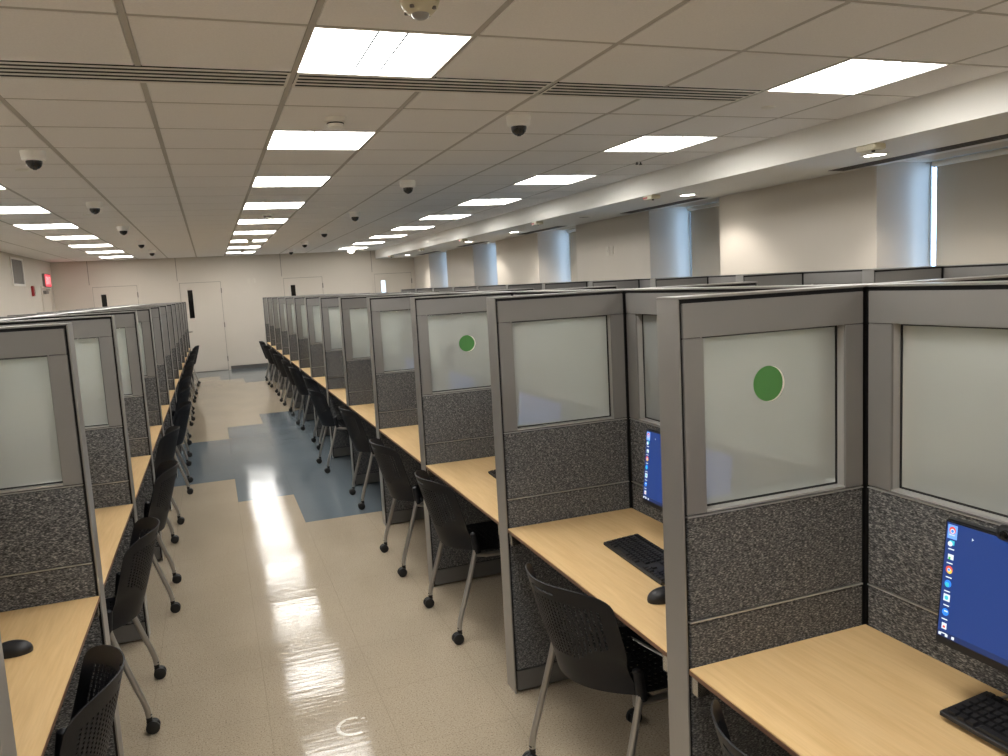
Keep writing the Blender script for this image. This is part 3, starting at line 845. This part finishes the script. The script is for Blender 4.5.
def kb_parts():
    # long side along y, typing edge towards -x, origin under its centre
    b = MB(); b.prism([(-.075, .003), (.075, .003), (.075, .022), (.070, .025), (-.072, .013), (-.075, .011)], 'y', -.225, .225)
    k = MB(); sx = math.atan2(.012, .142)
    def key(x, y, wx, wy):
        z = .0135+(x+.072)*.0845
        kk = bmesh.new()
        lo = [(-wx/2, -wy/2, 0), (wx/2, -wy/2, 0), (wx/2, wy/2, 0), (-wx/2, wy/2, 0)]
        hi = [(p[0]*.82, p[1]*.82, .006) for p in lo]
        a = [kk.verts.new(p) for p in lo]; c = [kk.verts.new(p) for p in hi]
        kk.faces.new(c)
        for q in range(4): kk.faces.new([a[q], a[(q+1) % 4], c[(q+1) % 4], c[q]])
        k.merge(kk, Matrix.Translation((x, y, z)) @ Matrix.Rotation(-sx, 4, 'Y'))
    # far end (+y) is the left end of the board for someone seated
    for rr in range(6):
        x = .058-rr*.0222-(.006 if rr > 0 else 0)
        if rr == 5:
            y = .214
            for wd in (.024, .022, .022, .108, .022, .022, .024):
                key(x, y-wd/2, .018, wd-.003); y -= wd
        else:
            for c_ in range(15): key(x, .205-c_*.0186, .018 if rr else .014, .0160)
        for c_ in range(3):
            if rr in (3,) or (rr == 4 and c_ != 1): continue
            key(x, -.090-c_*.0186, .018 if rr else .014, .0160)
        if rr > 0:
            for c_ in range(4): key(x, -.154-c_*.0186, .018, .0160)
    return [('body', b.mesh('keyboard_body', M['black']), None), ('keys', k.mesh('keyboard_keys', M['black']), None)]
KB = kb_parts()
def mouse_parts():
    b = bmesh.new(); bmesh.ops.create_uvsphere(b, u_segments=24, v_segments=14, radius=1)
    for v in b.verts:
        x, y, z = v.co
        v.co = (x*.056, y*.031*(1-.12*x), max(z, -.25)*.034+.0085)
    for f in b.faces: f.smooth = True
    m = MB(); m.merge(b)
    w = MB().lathe([(0, -.003), (.009, -.003), (.009, .003), (0, .003)], (.030, 0, .033), 16, 'y', False)
    return [('shell', m.mesh('mouse_shell', M['black'], 60), None), ('scroll_wheel', w.mesh('mouse_wheel', M['rubber'], 40), None)]
MS = mouse_parts()
for i in range(-1, 5):
    nm = '%s cubicle on the window side' % nth(i+1, N)
    yc = YR+i*S+.696
    place(MON, 'monitor', 'black monitor with lit blue screen in the %s' % nm, 'monitor', (1.55, yc, ZD), 0, 'monitors on the window side worktops')
    if i == -1: kx, ky, kr, kz = 1.524, 1.008, .0, ZD+.0095
    elif i == 0: kx, ky, kr, kz = 1.400, 2.405, -.05, ZD
    else: kx, ky, kr, kz = 1.400+random.uniform(-.01, .01), yc+.02, random.uniform(-.06, .06), ZD
    place(KB, 'keyboard', 'black keyboard on the worktop of the %s' % nm, 'keyboard', (kx, ky, kz), kr, 'keyboards on the window side worktops')
    if i >= 0:
        mx, my = (1.262, 2.085) if i == 0 else (1.33, yc-.33)
        place(MS, 'mouse', 'black computer mouse on the worktop of the %s' % nm, 'mouse', (mx, my, ZD), .0, 'mice on the window side worktops')
place(MS, 'mouse', 'black computer mouse on the nearest side wall side worktop', 'mouse', (-.650, 2.637, ZD), PI, None)
r = thing('webcam', 'black webcam clipped on top of the nearest monitor', 'webcam', (1.538, 1.112, ZD+.422))
MB().lathe([(0, -.060), (.008, -.060), (.0165, -.054), (.0185, -.040), (.0185, .040), (.0165, .054), (.008, .060), (0, .060)], (.004, 0, .0190), 20, 'y', False).build('body', M['black'], r, sharp=50)
MB().lathe([(0, -.020), (.010, -.019), (.012, -.016), (.012, -.010), (0, -.010)], (.004, .035, .0190), 20, 'x', False).build('lens', M['black_gloss'], r, sharp=50)
tag(MB().tube(smooth_path([(1.606, 1.02, 0.94), (1.606, 1.10, .845), (1.608, 1.19, .78), (1.612, 1.225, .7455), (1.625, 1.19, .7440), (1.640, 1.08, .7440), (1.655, .95, .7440)]), .0035, 8).build('monitor_cable', M['cable']), 'pale grey cable looping behind the nearest keyboard to the desk', 'cable')

# ------------------------------------------------------------------ chairs
def chair_parts():
    # faces +x; origin on the floor
    def back_pos(u, v):
        wst = 1 - .13*math.exp(-((v-.24)/.20)**2) + .05*max(0, 1-v/.14)
        sy = .228*u*wst
        zt = .724+.086*max(0.0, 1-abs(u)**3.52)**(1/3.52)
        z0 = .446-.006*(1-u*u)
        z = z0+(zt-z0)*v
        x = -.26 - .11*max(0, (z-.44)/.37)**.92 + 2.115*(.228*u)**2*(1+.12*max(0, 1-v/.4))
        return Vector((x, sy, z))
    def shell(us, vs, hole, pos, th):
        b = bmesh.new()
        V = [[b.verts.new(pos(u, v)) for v in vs] for u in us]
        for a in range(len(us)-1):
            for c in range(len(vs)-1):
                if hole((us[a]+us[a+1])/2, (vs[c]+vs[c+1])/2, a, c): continue
                b.faces.new([V[a][c], V[a+1][c], V[a+1][c+1], V[a][c+1]])
        for v in [v for v in b.verts if not v.link_faces]: b.verts.remove(v)
        bmesh.ops.recalc_face_normals(b, faces=b.faces[:])
        bmesh.ops.solidify(b, geom=b.faces[:], thickness=th)
        m = MB(); m.merge(b); return m
    nu = 25
    us = [-1, -.993, -.975, -.94, -.895]
    for k in range(nu):
        c = -.82+1.64*k/(nu-1); us += [c-.0145, c+.0145]
    us += [.895, .94, .975, .993, 1]
    vs = [0, .07, .15, .23]
    nv = 17
    for k in range(nv):
        c = .31+.53*k/(nv-1); vs += [c-.0115, c+.0115]
    vs += [.882, .905, .93, .955, .98, 1]
    def hole(u, v, a, c):
        if .90 < v < .93 and abs(u) < .26: return True
        ia = a-5; ic = c-4
        if 0 <= ia < 2*nu and ia % 2 == 0 and 0 <= ic < 2*nv and ic % 2 == 0:
            return abs(u) < min(.86, .30+.56*min(1, (v-.26)/.22))
        return False
    back = shell(us, vs, hole, back_pos, .004)
    # side sockets where the shell wraps the tubes
    socks = []
    for s_ in (-1, 1):
        sock = MB(); socks.append(sock)
        sock.tube([(-.150, s_*.236, .440), (-.157, s_*.237, .49), (-.164, s_*.235, .540), (-.166, s_*.234, .547)], [.019, .019, .017, .006], 12)
    def seat_pos(u, v):
        # u across, v front(1) to rear(0); rounded rectangle
        a, bb = u, v*2-1
        k = math.sqrt(max(1e-6, 1-.5*bb*bb*.55)), math.sqrt(max(1e-6, 1-.5*a*a*.55))
        y = a*.225*k[0]; x = .015+bb*.225*k[1]
        z = .428 + .016*abs(a)**2.2 + .004*max(0, -bb)**4 - .030*max(0, bb)**4 - .006*(1-bb*bb)
        return Vector((x, y, z))
    m_ = 13
    us2 = [-1, -.93]; 
    for k in range(m_):
        c = -.80+1.6*k/(m_-1); us2 += [c-.022, c+.022]
    us2 += [.93, 1]
    vs2 = [0, .05]
    for k in range(m_):
        c = .11+.74*k/(m_-1); vs2 += [c-.010, c+.010]
    vs2 += [.92, .97, 1]
    def hole2(u, v, a, c):
        ia, ic = a-2, c-2
        return 0 <= ia < 2*m_ and 0 <= ic < 2*m_ and ia % 2 == 0 and ic % 2 == 0
    seat = shell(us2, vs2, hole2, seat_pos, .004)
    parts = [('backrest', back.mesh('chair_back', M['chair'], 40), None, None), ('seat', seat.mesh('chair_seat', M['chair'], 40), None, None),
             ]
    for sock in socks: parts.append(('side_socket', sock.mesh('chair_socket', M['chair'], 50), None, None))

    xb = MB()
    for x in (-.10, .12): xb.tube(smooth_path([(x, -.235, .415), (x, -.18, .418), (x, .18, .418), (x, .235, .415)], 4), .010, 8)
    parts.append(('seat_frame', xb.mesh('chair_seat_frame', M['steel'], 60), None, None))
    def caster(cx, cy):
        c = MB()
        for dy in (-.013, .013):
            c.lathe([(0, dy-.008), (.022, dy-.008), (.027, dy-.005), (.027, dy+.005), (.022, dy+.008), (0, dy+.008)], (cx-.012, cy, .027), 18, 'y', False)
        c.tube([(cx, cy, .082), (cx, cy, .058)], .012, 10)
        c.prism([(cx-.032, .048), (cx+.006, .060), (cx+.012, .052), (cx+.004, .030), (cx-.020, .030)], 'y', cy-.005, cy+.005)
        return c.mesh('chair_caster', M['rubber'], 40)
    for s_ in (-1, 1):
        l = MB().tube(smooth_path([(-.160, s_*.238, .50), (-.163, s_*.238, .44), (-.235, s_*.247, .205), (-.249, s_*.248, .165), (-.266, s_*.250, .105), (-.270, s_*.250, .07)], 6), .0125, 10)
        parts.append(('leg', l.mesh('chair_leg', M['steel'], 60), None, caster(-.270, s_*.250)))
        l = MB().tube(smooth_path([(-.165, s_*.236, .436), (-.10, s_*.235, .422), (.05, s_*.235, .405), (.13, s_*.237, .33), (.20, s_*.243, .17), (.215, s_*.246, .12), (.22, s_*.247, .07)], 6), .0125, 10)
        parts.append(('leg', l.mesh('chair_leg', M['steel'], 60), None, caster(.22, s_*.247)))
    return parts
CH = chair_parts()
def chair(label, loc, rz, group):
    r = thing('chair', label, 'chair', loc, rz, group)
    for n_, me, lb, ca in CH:
        o = link(n_, me, r)
        if ca: link('caster', ca, o)
    return r
RC = [(1.25, 1.28, 0), (2.326, 1.268, .183), (3.855, 1.275, .03), (4.885, 1.238, .017), (6.50, 1.29, -.02), (7.965, 1.205, .03), (9.18, 1.29, 0), (10.60, 1.26, .02),
      (11.85, 1.27, -.03), (13.1, 1.25, .02), (14.42, 1.27, 0), (15.8, 1.24, .03), (17.08, 1.255, -.05)]
for i, (y, x, a) in enumerate(RC):
    chair('black perforated chair on grey legs at the %s window side worktop' % nth(i, 13), (x, y, 0), a, 'chairs on the window side of the aisle')
LC = [(2.248, -.672, .03), (3.65, -.660, .0), (4.96, -.628, .02), (6.37, -.665, -.05), (7.84, -.61, .02), (9.17, -.645, 0), (10.47, -.674, .03), (12.0, -.665, -.03),
      (13.15, -.68, .02), (14.6, -.675, .0), (15.8, -.665, .03), (17.2, -.64, -.04)]
for i, (y, x, a) in enumerate(LC):
    chair('black perforated chair on grey legs at the %s side wall side worktop' % nth(i, 12), (x, y, 0), PI+a, 'chairs on the side wall side of the aisle')

# ------------------------------------------------------------------ daylight, camera
w = bpy.data.worlds.new('sky'); sc.world = w; w.use_nodes = True
bg = w.node_tree.nodes['Background']
bg.inputs['Color'].default_value = (.44, .66, 1.0, 1); bg.inputs['Strength'].default_value = 6.5

yaw, pitch, roll, f = .3512, .12176, -.0541, 786.76
cy, sy = math.cos(yaw), math.sin(yaw)
fwd = Vector((.34146456, .93201444, -.12145384)); rt = Vector((.93534402, -.34966268, -.0535498)); up = Vector((.09237707, .09531576, .99115154))
cd = bpy.data.cameras.new('camera'); cam = bpy.data.objects.new('camera', cd); COL.objects.link(cam)
cd.sensor_fit = 'HORIZONTAL'; cd.sensor_width = 36.0; cd.lens = 36.0*f/1008
cd.clip_start = .02; cd.clip_end = 200
cam.matrix_world = Matrix(((rt.x, up.x, -fwd.x, 0), (rt.y, up.y, -fwd.y, 0), (rt.z, up.z, -fwd.z, H), (0, 0, 0, 1)))
sc.camera = cam

vs = sc.view_settings
vs.view_transform = 'Standard'; vs.look = 'None'; vs.gamma = 1.0; vs.use_curve_mapping = False
vs.exposure = 1.22
cy_ = sc.cycles
cy_.use_denoising = True; cy_.max_bounces = 10; cy_.diffuse_bounces = 6; cy_.glossy_bounces = 4; cy_.transparent_max_bounces = 24
cy_.sample_clamp_indirect = 6.0; cy_.caustics_reflective = False; cy_.caustics_refractive = False
